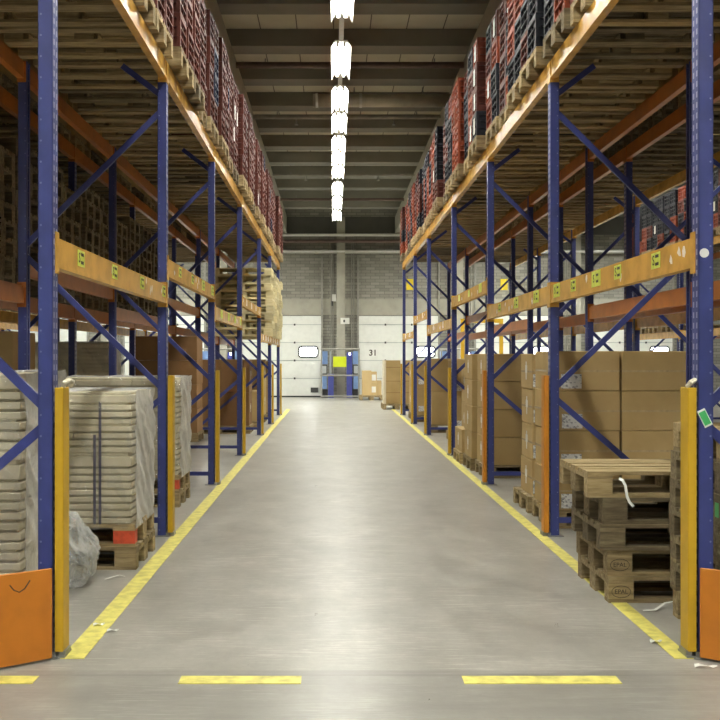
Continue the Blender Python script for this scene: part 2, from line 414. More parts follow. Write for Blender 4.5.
# pipes under the roof and on the back wall
def pipe(y, z, r, mat, label, x0=-1.66, x1=2.24, heads=()):
    r_ = link('ceiling_pipe', MB().tube([(x0, 0, 0), (x1, 0, 0)], r, 12).mesh('pipe', mat), None, (0, y, z))
    tag(r_, label, 'pipe', 'roof pipes')
    for hx in heads:
        link('sprinkler_head', MB().tube([(hx, 0, -r), (hx, 0, -r-.10)], .018, 8).tube([(hx, 0, -r-.10), (hx, 0, -r-.12)], .04, 8).mesh('head', 'steel'), r_)
    for hx in (x0+.5, x1-.5):
        link('hanger', MB().box(hx-.01, hx+.01, -.01, .01, r, 6.55-z if 6.55-z > r+.02 else r+.02).mesh('hanger', 'steel'), r_)
pipe(18.85, 6.44, .055, 'pipe_red', 'brown red sprinkler pipe across the roof, nearest of the roof pipes')
pipe(22.9, 6.44, .05, 'pipe_grey', 'grey pipe with two sprinkler heads, just beyond the round duct', heads=(X_at(296.5, 22.9), X_at(394, 22.9)))
pipe(30.3, 6.46, .03, 'pipe_grey', 'thin grey pipe with small heads across the far roof', heads=(X_at(306, 30.3), X_at(378, 30.3)))
pipe(34.7, 6.42, .045, 'pipe_red', 'brown red pipe across the roof close to the back wall')
def wpipe(z, r, mat, label, x0=-6, x1=7):
    tag(link('wall_pipe', MB().tube([(x0, 0, 0), (x1, 0, 0)], r, 10).mesh('pipe', mat), None, (0, YB-.48, z)), label, 'pipe', 'back wall pipes')
wpipe(5.84, .05, 'white', 'pale horizontal pipe high on the back wall, uppermost')
wpipe(5.62, .06, 'pipe_red', 'red horizontal pipe high on the back wall')
dz = 6.3
du = link('ventilation_duct', MB().tube([(-.38, 0, 0), (2.24, 0, 0)], .125, 20).mesh('duct', 'duct'), None, (0, 20.85, dz))
smooth(du.data); tag(du, 'round pale ventilation duct under the roof right of the lights', 'duct')
for hx in (-.33, .5): link('collar', MB().tube([(hx, 0, 0), (hx+.05, 0, 0)], .135, 20).mesh('collar', 'white_metal'), du)
for hx in (0.4, 1.7): link('hanger', MB().box(hx-.01, hx+.01, -.01, .01, .12, .25).mesh('hanger', 'steel'), du)

# ------------------------------------------------------------------ lights
LZ = 6.02
def reflector_mesh(L):
    b = MB()
    poly = [(-.15, 0), (-.09, .10), (.09, .10), (.15, 0), (.145, 0), (.085, .092), (-.085, .092), (-.145, 0)]
    b.prism(poly, 'y', 0, L)
    return b.mesh('reflector', 'white_metal')
def luminaire(x, y0, y1, label, power, group, spread=145):
    L = y1-y0-.08
    r = link('ceiling_luminaire', None, None, (x, y0+.04, LZ-.06)); tag(r, label, 'light', group)
    link('reflector', reflector_mesh(L), r)
    for sx in (-.05, .05):
        link('tube', MB().tube([(sx, .14, .055), (sx, L-.14, .055)], .019, 8).mesh('tube', 'tube'), r)
        link('lamp_holder', MB().box(sx-.02, sx+.02, .10, .14, .03, .092).box(sx-.02, sx+.02, L-.14, L-.10, .03, .092).mesh('holder', 'white_metal'), r)
    ld = bpy.data.lights.new('lamp_light', 'AREA'); ld.shape = 'RECTANGLE'; ld.size = .24; ld.size_y = L-.1
    ld.energy = power*L; ld.color = (.985, 1.0, .90); ld.spread = math.radians(spread)
    lo = bpy.data.objects.new('lamp_light', ld); C.objects.link(lo); lo.parent = r; lo.location = (0, L/2, .026)
    return r
PW = 40
segs = [(-4.4,-2.4),(-1.2,.8),(2.0,4.0),(5.2,7.2),(8.6,10.6),(12.6,14.95),(16.0,18.05),(18.65,20.5),(20.65,22.45),(22.8,24.4),(24.5,26.15),(26.3,28.1),(28.8,31.0),(31.4,33.9),(34.4,36.7)]
for i, (a, b) in enumerate(segs):
    n = len(segs)-i
    luminaire(.12, a, b, 'white fluorescent luminaire in the row above the aisle, %s from the far end' % ORD[n], PW, 'aisle luminaires')
tr = tag(link('lighting_track', MB().box(-.035, .035, -5, 36.9, 0, .06).mesh('track', 'white_metal'), None, (.12, 0, LZ+.045)), 'long white lighting track carrying the luminaires above the aisle', 'track')
for k in range(-9, 10):
    y = 16.2 + 2.15*k
    if -4.5 < y < 36.5: link('hanger', MB().tube([(0, y, .06), (0, y, 6.55-LZ-.045)], .01, 6).mesh('hanger', 'steel'), tr)
for x, sd in ((-5.5, 'left'), (5.9, 'right')):
    for i in range(10):
        y = -3 + 4.2*i
        luminaire(x, y, y+2.2, 'fluorescent luminaire above the neighbouring %s aisle, %s from near end' % (sd, ORD[i+1]), PW*(.85 if sd == 'left' else .65), '%s aisle luminaires' % sd)

for i, x in enumerate((-6.4, -3.4, 3.6, 6.6)):
    luminaire(x, -2.6, -.4, 'fluorescent luminaire above the cross aisle behind the near rack ends, %s from the left' % ORD[i+1], PW*.8, 'cross aisle luminaires', 160)
for i, x in enumerate((-10.2, -7.2, -4.2, 4.9, 7.9, 10.9)):
    luminaire(x, 35.0, 37.2, 'fluorescent luminaire above the dock doors, %s from the left' % ORD[i+1], PW*1.9, 'dock luminaires', 170)

# ------------------------------------------------------------------ racks
YS = [5.21, 8.76, 12.30, 16.0, 20.2, 23.6, 27.3]
DEP, PTOP = 1.18, 3.785
def post_mesh(s):
    b = MB()
    b.box(0, s*.004, 0, .10, 0, PTOP, 0)                        # slotted face
    b.box(0, s*.069, 0, .004, 0, PTOP, 1); b.box(0, s*.069, .096, .10, 0, PTOP, 1)
    b.box(s*.065, s*.069, 0, .03, 0, PTOP, 1); b.box(s*.065, s*.069, .07, .10, 0, PTOP, 1)
    return b.mesh('post', ['blue_slots', 'blue_flange'])
POST = {1: post_mesh(1), -1: post_mesh(-1)}
foot_me = MB().box(-.03, .10, -.03, .13, 0, .008).box(-.018, .0, -.02, -.002, .008, .03).mesh('foot', 'steel')
foot_mm = MB().box(-.10, .03, -.03, .13, 0, .008).box(0, .018, -.02, -.002, .008, .03).mesh('foot', 'steel')
FOOT = {1: foot_me, -1: foot_mm}
def beam_mesh(s, L, mat):
    b = MB(); x0, x1 = 0, s*.05
    b.prism([(0, .02), (0, .145), (s*.035, .145), (s*.035, .128), (s*.05, .128), (s*.05, 0), (s*-.004, 0), (s*-.004, .02)], 'y', 0, L)
    return b.mesh('beam', mat)
def conn_mesh(s, sy, mat, h=.20):
    # hooked end plate: one leaf over the slotted face, one over the post's flange; sy = +1 lies beyond the post, -1 before it
    b = MB()
    if sy > 0: b.box(s*-.006, 0, -.055, .006, 0, h); b.box(s*-.006, s*.062, 0, .006, 0, h)
    else: b.box(s*-.006, 0, -.006, .055, 0, h); b.box(s*-.006, s*.066, -.006, 0, 0, h)
    return b.mesh('connector', mat)
_cache = {}
def cached(key, fn):
    if key not in _cache: _cache[key] = fn()
    return _cache[key]
def brace_nodes(s):
    xf, xr = .045, DEP-.045
    return [((xr, .16), (xf, 1.10)), ((xf, 1.18), (xr, 2.24)), ((xr, 2.32), (xf, 3.40)), ((xf, 3.52), (.36, 3.76))]
def rack(X0, s, ys, label, levels, front_mat, skip=(), lift={}):
    r = link('pallet_rack', None, None, (X0, 0, 0)); tag(r, label, 'rack', 'blue pallet racks')
    for y in ys:
        for xx, ss in ((0, s), (s*DEP, -s)):
            p = link('post', POST[ss], r, (xx, y, 0)); link('base_plate', FOOT[ss], p)
        for k, ((xa, za), (xb, zb)) in enumerate(brace_nodes(s)):
            me = cached(('brace', s, k), lambda: MB().bar((s*xa, 0, za), (s*xb, 0, zb), .022, .045).mesh('brace', 'rack_blue'))
            link('brace', me, r, (0, y+.05, 0))
        me = cached(('low', s), lambda: MB().box(s*.06, s*(DEP-.06), -.012, .012, .10, .145).mesh('brace', 'rack_blue'))
        link('brace', me, r, (0, y+.05, 0))
    for i in range(len(ys)-1):
        ya, yb = ys[i]+.106, ys[i+1]-.006
        for li, (zl, fr) in enumerate(levels):
            if (i, li) in skip: continue
            zl = zl + lift.get((i, li), 0)
            for side in (0, 1):
                ss = s if side == 0 else -s
                mat = fr if side == 0 else 'orange'
                cm = 'orange'
                me = cached(('beam', ss, round(yb-ya, 3), mat), lambda: beam_mesh(ss, yb-ya, mat))
                b = link('load_beam', me, r, (0 if side == 0 else s*DEP, ya, zl))
                cmat = 'orange_lit' if (side == 0 and fr == 'orange_lit') else 'orange'
                link('beam_connector', cached(('con', ss, 1, cmat, li), lambda: conn_mesh(ss, 1, cmat, .168 if li else .2)), b, (0, -.006, -.03))
                link('beam_connector', cached(('con', ss, -1, cmat, li), lambda: conn_mesh(ss, -1, cmat, .168 if li else .2)), b, (0, yb-ya, -.03))
    return r
Z1, Z2 = 1.855, 3.645
lvA = [(Z1, 'orange_lit'), (Z2, 'orange_lit')]
XL, XR = -1.328, 1.732
BL, BR = -4.07, 4.46
rAL = rack(XL, -1, YS, 'blue and orange pallet rack lining the left side of the aisle', lvA, 'orange_lit', lift={(1, 0): .22, (3, 0): .33, (4, 0): -.13, (5, 0): -.13})
rAR = rack(XR, 1, YS, 'blue and orange pallet rack lining the right side of the aisle', lvA, 'orange_lit', lift={(2, 0): .30, (4, 0): .30})
rBL = rack(BL, 1, YS, 'blue pallet rack back to back behind the left aisle rack', lvA, 'orange_lit')
rBR = rack(BR, -1, YS, 'blue pallet rack back to back behind the right aisle rack', lvA, 'orange_lit')
CR, CL = 7.45, -7.05
rCR = rack(CR, 1, YS[3:], 'farthest right pallet rack across the next aisle, with rust and black crates on top', lvA, 'orange_lit')
rCL = rack(CL, -1, YS[3:], 'farthest left pallet rack across the next aisle, seen low at left edge', [(2.05, 'orange_lit'), (Z2, 'orange_lit')], 'orange_lit')

# location stickers, torn paper marks on the front beams
def front_beams(r, z):
    return sorted([o for o in r.children if o.name.startswith('load_beam') and abs(o.location.z - z) < .5 and abs(o.location.x) < .01], key=lambda o: o.location.y)
def sticker_mesh(s, w, h, mat):
    return MB().box(s*-.0015, 0, -w/2, w/2, -h/2, h/2).mesh('sticker', mat)
rnd = random.Random(5)
for r, s in ((rAL, -1), (rAR, 1)):
    for bi, b in enumerate(front_beams(r, Z1)):
        L = YS[bi+1]-YS[bi]-.11
        if s < 0: ups = [.14, .40, .68, .97] if bi == 0 else [.2, .45, .7, .95]
        else: ups = [.17, .40, .56, .76, .93] if bi == 0 else ([.15, .45, .75] if bi < 3 else [.3, .7])
        for u in ups:
            w, h = (.24, .105) if rnd.random() < .6 else (.16, .085)
            if bi > 2: w *= .9
            st = link('location_label', cached(('st', s, w, h, bi < 3), lambda: sticker_mesh(s, w, h, 'sticker' if bi < 3 else 'faded')), b, (0, min(L-.12, max(.12, u*L)), .088))
            st['label'] = 'yellow green location label' if bi < 3 else 'pale location label'
            if bi < 2:
                sgn = -1 if s < 0 else 1
                rotz = math.radians(-90 if s > 0 else 90)
                link('letter', text_mesh('S', .075, 'ink'), st, (s*-.002, sgn*.05*w/.2, 0), rot=(math.pi/2, 0, rotz))
                for q in range(2):
                    link('code_line', MB().box(s*-.0025, s*-.0015, -.03, .03, -.008, .008).mesh('code_line', 'ink'), st, (0, -sgn*.03*w/.2, .022-q*.042))
        for k in range(7 if bi < 2 else 4):
            yy = rnd.uniform(.1, L-.1); zz = rnd.uniform(.05, .11)
            n = rnd.randint(5, 8); pts = []
            for q in range(n):
                a = 2*math.pi*q/n; rr = rnd.uniform(.35, 1)
                pts.append((yy + .035*rr*math.cos(a), zz + .04*rr*math.sin(a)))
            link('torn_paper', MB().prism(pts, 'x', s*-.001, 0).mesh('torn', 'torn'), b)
# round white button and green tag on the nearest right post, tie on the guards
near_post = [o for o in rAR.children if o.name.startswith('post') and abs(o.location.y-YS[0]) < .01 and abs(o.location.x) < .01][0]
o = link('round_sticker', MB().tube([(0,0,0),(0,-.004,0)], .022, 20).mesh('round_sticker', 'white'), near_post, (.026, 0, Z_at(253, 5.21))); o['label'] = 'round white sticker'
gt = link('green_tag', MB().box(-.02, .02, -.004, 0, -.043, .043).mesh('tag_white', 'white'), near_post, (.028, -.001, Z_at(418, 5.21)), rot=(0, math.radians(-27), 0)); gt['label'] = 'tilted green and white tag'
link('tag_face', MB().box(-.016, .016, -.0055, -.004, -.034, .034).mesh('tag_green', 'green'), gt)

# column guards
def guard_mesh(s, mat):
    b = MB()   # U of folded plate around the aisle side of the post
    b.box(s*-.050, s*-.010, -.010, -.004, .03, 1.28); b.box(s*-.050, s*-.044, -.004, .11, .03, 1.28); b.box(s*-.050, s*-.008, .104, .11, .03, 1.28)
    return b.mesh('guard', mat)
gfoot = {s: MB().box(s*-.058, s*-.004, -.015, .125, 0, .012).box(s*-.06, s*-.03, -.004, .10, .012, .034).mesh('gfoot', 'steel') for s in (1, -1)}
for X0, s, sd in ((XL, -1, 'left'), (XR, 1, 'right')):
    for i, y in enumerate(YS):
        mat = 'guard_orange' if (s > 0 and i in (1, 2)) else 'guard_yellow'
        cn = 'orange' if mat == 'guard_orange' else 'yellow'
        g = link('post_guard', None, None, (X0 + s*-.002, y+.0, 0))
        tag(g, '%s steel guard at the foot of the %s %s rack post from the camera' % (cn, ORD[i+1], sd), 'guard', 'post guards')
        bevel(link('plate', cached(('guard', s, mat), lambda: guard_mesh(s, mat)), g), .003)
        link('foot', gfoot[s], g)
        if i == 0:
            t = link('tie', MB().tube([(0,0,0),(.01,-.02,.02),(.03,-.01,.03),(.035,.03,.02),(.02,.06,.0)], .012, 8).mesh('tie', 'rope'), g, (s*-.045, .02, 1.285)); t['label'] = 'pale rope tie on top'
# orange end barriers, angled at the aisle corner
for X0, s, sd in ((XL, -1, 'left'), (XR, 1, 'right')):
    x0 = X0 + s*.02
    x0 += .03
    pts = [(x0 - s*.0, 5.155), (x0 + s*.26, 4.93), (x0 + s*2.6, 4.93)]
    if s > 0: pts = [(1.725, 5.165), (2.0, 4.95), (4.3, 4.95)]
    b = MB()
    inner = [(p[0], p[1]+.012) for p in pts]
    b.prism(pts + inner[::-1], 'z', .012, .435)
    e = tag(bevel(link('end_barrier', b.mesh('end_barrier', 'end_orange'))), 'orange steel kick barrier on the floor at the near end of the %s rack' % sd, 'barrier', 'end barriers')
    if s < 0:
        sm = link('scuff_mark', MB().tube([(-1.465, 4.9855, .39), (-1.45, 4.998, .365), (-1.43, 5.0145, .352), (-1.41, 5.031, .365), (-1.39, 5.0475, .40)], .003, 6).mesh('scuff', 'ink'), e); sm['label'] = 'dark scuff mark'
    fb = MB()
    for p in ((pts[1][0]+s*.3, pts[1][1]), (pts[2][0]-s*.2, pts[2][1])): fb.box(p[0]-.05, p[0]+.05, p[1]+.012, p[1]+.14, 0, .02)
    fb.box(min(pts[0][0], pts[2][0])+.05, max(pts[0][0], pts[2][0])-.02, pts[1][1]+.0125, pts[1][1]+.03, 0, .05) if False else None
    link('foot', fb.mesh('barrier_foot', 'steel'), e)

# ------------------------------------------------------------------ pallets
PH = .152
def pallet_deck():
    b = MB()
    for y0, w in ((-.4, .145), (-.2275, .1), (-.0725, .145), (.1275, .1), (.255, .145)): b.box(-.6, .6, y0, y0+w, PH-.022, PH)
    for x0, w in ((-.6, .145), (-.0725, .145), (.455, .145)): b.box(x0, x0+w, -.4, .4, PH-.044, PH-.022)
    return b
BX = ((-.6, -.455), (-.0725, .0725), (.455, .6)); BY = ((-.4, -.3), (-.0725, .0725), (.3, .4))
def meshes_for(mat):
    deck = pallet_deck().mesh('deck', mat)
    block = {}
    for i, (x0, x1) in enumerate(BX):
        for j, (y0, y1) in enumerate(BY):
            w, d = (x1-x0)/2, (y1-y0)/2
            block[(i, j)] = (MB().box(-w, w, -d, d, 0, PH-.066).mesh('block', mat), ((x0+x1)/2, (y0+y1)/2, .022))
    bot = [(MB().box(-.6, .6, y0, y1, 0, .022).mesh('bottom', mat)) for (y0, y1) in BY]
    whole = pallet_deck()
    for (x0, x1) in BX:
        for (y0, y1) in BY: whole.box(x0, x1, y0, y1, .022, PH-.044)
    for (y0, y1) in BY: whole.box(-.6, .6, y0, y1, 0, .022)
    return deck, block, bot, whole.mesh('pallet', mat)
PM = {m: meshes_for(m) for m in ('wood', 'wood_old', 'wood_pale')}
def pallet(x, y, z, label, group, mat='wood', parts=False, rz=0, red=None):
    deck, block, bot, whole = PM[mat]
    if not parts:
        return tag(link('wooden_pallet', whole, None, (x, y, z), rz), label, 'pallet', group)
    r = tag(link('wooden_pallet', None, None, (x, y, z), rz), label, 'pallet', group)
    link('top_deck', deck, r)
    for k, (me, lc) in block.items():
        bm_ = me
        if red == k:
            bm_ = me.copy(); bm_.materials.clear(); bm_.materials.append(M['red_block'])
        o = link('block', bm_, r, lc)
        if red == k: o['label'] = 'red painted corner block'
    for me in bot: link('bottom_board', me, r)
    return r

# ------------------------------------------------------------------ crates
def crate_mesh(mat):
    b = MB(); w, d, h = .196, .148, .276      # half width along Y, half depth along X
    b.box(-d+.01, d-.01, -w+.01, w-.01, 0, .012)
    for s in (-1, 1):
        b.box(s*(d-.034), s*(d-.026), -w+.026, w-.026, .012, h-.03)
        b.box(-d+.026, d-.026, s*(w-.034), s*(w-.026), .012, h-.03)
        for z0, z1 in ((0, .022), (.085, .10), (.165, .18), (h-.04, h)):
            b.box(s*d, s*(d-.034), -w, w, z0, z1); b.box(-d, d, s*w, s*(w-.034), z0, z1)
        for t in (-1, 1): b.box(s*d, s*(d-.03), t*w, t*(w-.038), 0, h-.002)
        for y in (-.07, .07): b.box(s*(d-.012), s*(d-.034), y-.012, y+.012, 0, h-.01)
    return b.mesh('crate', mat)
CM = {m: crate_mesh(m) for m in ('crate_red', 'crate_rust', 'crate_black', 'crate_navy')}
CN = {'crate_red': 'dark red', 'crate_rust': 'rust orange', 'crate_black': 'black', 'crate_navy': 'navy'}
crate_lab = {s: MB().box(s*-.150, s*-.1485, -.055, .055, -.09, .09).mesh('crate_label', 'paper_white') for s in (1, -1)}
logo_lab = {s: MB().box(s*-.1475, s*-.1425, -.045, .045, -.045, .05).mesh('crate_logo', 'torn') for s in (1, -1)}
CH = .279
stuff = {m: [] for m in CM}
def crate(x, y, z, s, mat, label, group, lab=False, rz=0):
    o = tag(link('bottle_crate', CM[mat], None, (x, y, z), rz), label, 'crate', group)
    if lab:
        q = link('paper_label', crate_lab[s], o, (0, 0, .14)); q['label'] = 'white paper label'
    return o
def pallet_ys(ys):
    out = []
    for i in range(len(ys)-1):
        a, b = ys[i]+.11, ys[i+1]-.01
        n = 4; g = (b-a)/n
        for k in range(n): out.append(a + g*(k+.5))
    return out
PYS = pallet_ys(YS)
rr = random.Random(11)
LNAME = ['bottom', 'second', 'third', 'top']
def crate_stack(x0, y, s, side, mats, rank, indiv, shelf, z0, pal_label):
    """two stacks of four crates on the aisle edge of a pallet; rows behind them go into one heap"""
    cz = z0 + PH
    for c in range(2):
        col = mats[c]
        for l in range(4):
            m = col[l]
            yy = y + (-.2 if c == 0 else .2); jx = rr.uniform(-.008, .008)
            xx = x0 + s*(.152) + jx
            if indiv:
                crate(xx, yy, cz + l*CH, s, m, '%s crate, %s of %s column, %s pallet from %s, %s' % (CN[m], LNAME[l], 'near' if c == 0 else 'far', ORD[rank], 'far end', shelf),
                      'bottle crates on ' + shelf, lab=(rr.random() < .06) or (side == 'right' and 12.5 < y < 13.2 and c == 0 and 'aisle' not in shelf))
            else: stuff[m].append((xx, yy, cz + l*CH))
            for k in range(1, 4):
                if k == 1 and rank >= 9 and indiv and False: pass
                hidden[m].append((x0 + s*(.152+.3*k), yy, cz + l*CH))
hidden = {m: [] for m in CM}
def col_left():
    v = rr.random(); base = 'crate_red'
    return [('crate_navy' if rr.random() < .05 else base) for _ in range(4)]
prev = 'crate_black'
def col_right():
    global prev
    out = []
    for l in range(4):
        if rr.random() < .55: prev = rr.choice(['crate_black', 'crate_rust', 'crate_black', 'crate_red', 'crate_rust'])
        out.append(prev)
    return out
for X0, s, sd in ((XL, -1, 'left'), (XR, 1, 'right')):
    nY = len(PYS)
    for i, y in enumerate(PYS):
        rank = nY - i
        jx = rr.uniform(-.05, .05)
        xe = X0 - s*.06 + s*jx                       # pallet's aisle edge
        ZP = Z2 + .145
        tagl = 'wooden pallet on the top beams of the %s aisle rack, %s from the far end' % (sd, ORD[rank])
        pallet(xe + s*.6, y, ZP, tagl, 'top shelf pallets %s aisle rack' % sd, 'wood' if rr.random() < .75 else 'wood_old', parts=(6.8 < y < 13.5))
        if y > 6.9:
            mats = [col_left(), col_left()] if s < 0 else [col_right(), col_right()]
            crate_stack(xe, y, s, sd, mats, rank, y < 20.3, '%s top shelf' % sd, ZP, tagl)
for X0, s, sd in ((BL, 1, 'left'), (BR, -1, 'right')):
    for i, y in enumerate(PYS):
        rank = len(PYS)-i
        xe = X0 - s*.05
        ZP = Z2+.145
        pallet(xe + s*.6, y, ZP, 'wooden pallet on top beams of the %s back to back rack, %s from far end' % (sd, ORD[rank]), 'top shelf pallets %s rear rack' % sd,
               'wood' if rr.random() < .7 else 'wood_old')
        bx = link('carton_load', MB().box(-.56, .56, -.36, .36, 0, 1.0).mesh('load', 'card'), None, (xe+s*.6, y, ZP+PH))  # unseen block added to stop light leaking through the pallet slats
        tag(bx, 'brown carton load on top of the %s back to back rack, %s from far end' % (sd, ORD[rank]), 'carton', 'carton loads on rear racks')
# right-hand rack across the next aisle: crates on its top shelf
PC = pallet_ys(YS[3:])
for i, y in enumerate(PC):
    rank = len(PC)-i; xe = CR-.06; ZP = Z2+.145
    pallet(xe+.6, y, ZP, 'wooden pallet on the farthest right rack top shelf, %s from its far end' % ORD[rank], 'pallets farthest right rack', 'wood')
    if y > 19.8: crate_stack(xe, y, 1, 'right', [col_right(), col_right()], rank, True, 'farthest right rack', ZP, '')
def heap(lst, name, label, mats):
    b = MB(); idx = {}
    mats = [m for m in mats if lst[m]]
    for mi, m in enumerate(mats):
        me = CM[m]; vs = [tuple(v.co) for v in me.vertices]; fs = [tuple(p.vertices) for p in me.polygons]
        for (x, y, z) in lst[m]:
            o = len(b.v); b.v += [(vx+x, vy+y, vz+z) for vx, vy, vz in vs]
            b.f += [tuple(o+i for i in f) for f in fs]; b.mi += [mi]*len(fs)
    h = tag(link(name, b.mesh(name, mats)), label, 'crates'); h['kind'] = 'stuff'
for m in CM: stuff[m] += hidden[m]
heap(stuff, 'bottle_crates', 'tiny bottle crates at the far ends of both top shelves and inner rows behind', list(CM))

# ------------------------------------------------------------------ pallet stacks
def stack(x, y, n, z, lab, group, mat=None, parts=False, jit=.012, red=None):
    for k in range(n):
        pos = 'bottom' if k == 0 else ('top' if k == n-1 else ORD[k+1] + ' from bottom')
        pallet(x + rr.uniform(-jit, jit), y + rr.uniform(-jit, jit), z + k*PH, 'wooden pallet, %s of %s' % (pos, lab), group,
               mat or ('wood' if rr.random() < .5 else 'wood_old'), parts, rr.uniform(-.01, .01))
# empty pallets stored on the first level of the left rear rack
i = 0
ysB = [y for y in PYS if 8.6 < y < 18.6]
for i, y in enumerate(ysB):
    n = 9 if i % 3 else 8
    stack(-2.9-.55+.03+.02, y, n, Z1+.145, 'the %s stack from the camera, left rear rack' % ORD[i+1], 'pallets stacked in the left rear rack', 'wood_old')
# pale pallets at the far end of the left aisle rack
for i, y in enumerate((22.6, 24.2, 25.2, 26.5)):
    stack(XL+.09-.6, y, 9, Z1+.145-.13, 'the %s pale stack, far end of left rack' % ORD[i+1], 'pale pallets at the far end of the left rack', 'wood_pale', jit=.03)
# pallets on the farthest left rack
for i, y in enumerate((20.9, 21.9, 22.9, 24.2, 25.2, 26.4)):
    stack(CL-.55, y, 2, 2.195, 'the %s pale pair on the farthest left rack' % ORD[i+1], 'pale pallets farthest left rack', 'wood_pale')
# low goods on the farthest right rack
for i, y in enumerate((24.4, 25.4, 26.4)):
    pallet(CR+.54, y, 2.0, 'wooden pallet on the first level of the farthest right rack, %s from its near end' % ORD[i+1], 'pallets on first level farthest right rack', 'wood')
tag(link('carton', MB().box(-.15, .15, -.2, .2, 0, .14).mesh('carton_white', 'white'), None, (CR+.2, 26.3, 2.0+PH)), 'small white carton on a pallet on the farthest right rack', 'carton')
# stack of five worn pallets, right foreground; top one shifted towards the aisle
off = [(0, 0), (-.005, .02), (-.045, 0), (-.035, .01), (-.115, .02)]
for k in range(5):
    xl = 1.598 + off[k][0]
    p = pallet(xl+.6, 6.775+off[k][1], k*PH, 'worn wooden pallet, %s of five-pallet stack beside the right yellow line' % ['bottom', 'second from bottom', 'middle', 'fourth from bottom', 'top'][k],
           'five pallet stack', 'wood' if k in (0, 1, 4) else 'wood_old', True, [.0, .004, -.006, .005, -.004][k])
    if k in (0, 1):
        blk = [c for c in p.children if c.name.startswith('block') and c.location.x < -.4 and c.location.y < -.2][0]
        st = link('stamp', text_mesh('EPAL', .036, 'ink'), blk, (0, -.0505, .043), rot=(math.pi/2, 0, 0))
        ring = MB().tube([(.055*math.cos(a*math.pi/12), -.051, .043+.034*math.sin(a*math.pi/12)) for a in range(25)], .0016, 4, cap=False)
        link('stamp_ring', ring.mesh('ring', 'ink'), blk)
stack(1.868+.6, 5.68, 7, 0, 'the stack behind the right yellow guard', 'pallet stack behind the right yellow guard', None, True, .012)
for o in [o for o in C.objects if o.get('group') == 'pallet stack behind the right yellow guard'][4:5]:
    g = link('green_label', MB().box(-.6, -.601, -.38, -.33, .04, .11).box(-.59, -.50, -.4015, -.4, .045, .10).mesh('green_label', 'green'), o); g['label'] = 'green sticker'

# ------------------------------------------------------------------ cartons
crr = random.Random(3)
def carton(x, y, z, sx, sy, sz, label, group, mat='card', tape=True, lab=None, side=None, rz=0):
    me = cached(('carton', sx, sy, sz, mat), lambda: MB().box(-sx/2, sx/2, -sy/2, sy/2, 0, sz).mesh('carton', mat))
    if sx < .7: x += crr.uniform(-.006, .006); rz += crr.uniform(-.008, .008)
    o = tag(bevel(link('carton', me, None, (x, y, z), rz), .007, 2), label, 'carton', group)
    if tape:
        t = cached(('tape', sx, sy, sz), lambda: MB().box(-sx/2-.0015, sx/2+.0015, -sy/2-.0015, sy/2+.0015, sz*.47, sz*.52).mesh('tape', 'tape'))
        link('tape_band', t, o)
    if lab == 'front':
        q = cached(('lab', sx, sy), lambda: MB().box(-.085, .085, -.003, -.0015, -.06, .06).mesh('lab', 'label'))
        link('shipping_label', q, o, (-sx/2+(.16 if sx > .5 else .095), -sy/2, sz*.24))
    if side:
        q = cached(('side', side), lambda: MB().box(side*-.003, side*-.0015, -.02, .02, -.085, .085).box(side*-.003, side*-.0015, -.05, .05, -.02, .05).mesh('side', 'paper_white'))
        link('side_label', q, o, (-side*sx/2, 0, sz*.52))
    return o
ROWN = ['bottom', 'second', 'third', 'top', 'uppermost']
BH = .332
g1 = 'big cartons behind the pallet stack'
px0 = 1.82
p = pallet(px0+.58, 9.56, 0, 'wooden pallet under the big cartons behind the five-pallet stack', 'carton pallets right', 'wood', True)
for l in range(4):
    for c in range(2):
        for d in range(2):
            carton(px0+.285+c*.575, 9.14+.2+d*.405, PH+l*BH, .562, .40, BH-.003,
                   'brown carton, %s layer, %s, %s row, on pallet behind five-pallet stack' % (ROWN[l], 'left' if c == 0 else 'right', 'front' if d == 0 else 'rear'),
                   g1, lab='front' if c == 0 and d == 0 else None)
pallet(1.80+.58, 10.46, 0, 'wooden pallet under cartons, just beyond the second right post', 'carton pallets right', 'wood', True)
for l in range(4):
    for c in range(2):
        carton(1.83+.2+c*.41, 10.12+.29, PH+l*BH*.985, .40, .58, BH*.985-.003,
               'brown carton with white side mark, %s layer, %s, beyond second right post' % (ROWN[l], 'aisle side' if c == 0 else 'inner'), 'cartons beyond the second right post',
               lab='front' if c == 0 else None, side=1 if c == 0 else None)
# more pallets of cartons further along the right side
def carton_pallet(x0, y0, layers, nx, ny, sx, sy, sz, where, group, mat='card', s=1, side=True, tape=False, lab=False, pal=True):
    """x0: aisle edge, grows away from the aisle"""
    if pal: pallet(x0 + s*.6, y0+.4, 0, 'wooden pallet under cartons ' + where, 'pallets under cartons', 'wood')
    for l in range(layers):
        for i in range(nx):
            for j in range(ny):
                pos = []
                if nx > 1: pos.append(['aisle side', 'middle', 'inner'][i] if nx > 2 else ['aisle side', 'inner'][i])
                if ny > 1: pos.append(['near', 'far'][j])
                carton(x0 + s*(.02 + sx*(i+.5)), y0 + .02 + sy*(j+.5), (PH if pal else 0) + l*sz, sx-.006, sy-.006, sz-.003,
                       ('%s carton, %s layer%s, %s' % ('dark brown' if mat == 'card_dark' else 'tan' if mat == 'card_tan' else 'brown', 'only' if layers == 1 else ROWN[l] if l < layers-1 else 'top', (', ' + ' '.join(pos)) if pos else '', where)),
                       group, mat, tape, 'front' if lab and i == 0 and j == 0 else None, s if (side and i == 0) else None)
carton_pallet(1.78, 12.98, 4, 2, 1, .58, .78, .33, 'just past the third right post', 'cartons past the third right post')
carton_pallet(1.73, 13.85, 4, 2, 1, .55, .78, .33, 'second pallet past third right post', 'cartons second past the third right post')
carton_pallet(1.70, 14.75, 1, 1, 1, .55, .78, .31, 'alone on a pallet before the fourth right post', 'cartons before fourth right post')
carton_pallet(2.1, 17.4, 2, 1, 1, 1.1, .75, .58, 'in the bay past the fourth right post', 'cartons past the fourth right post', lab=True)
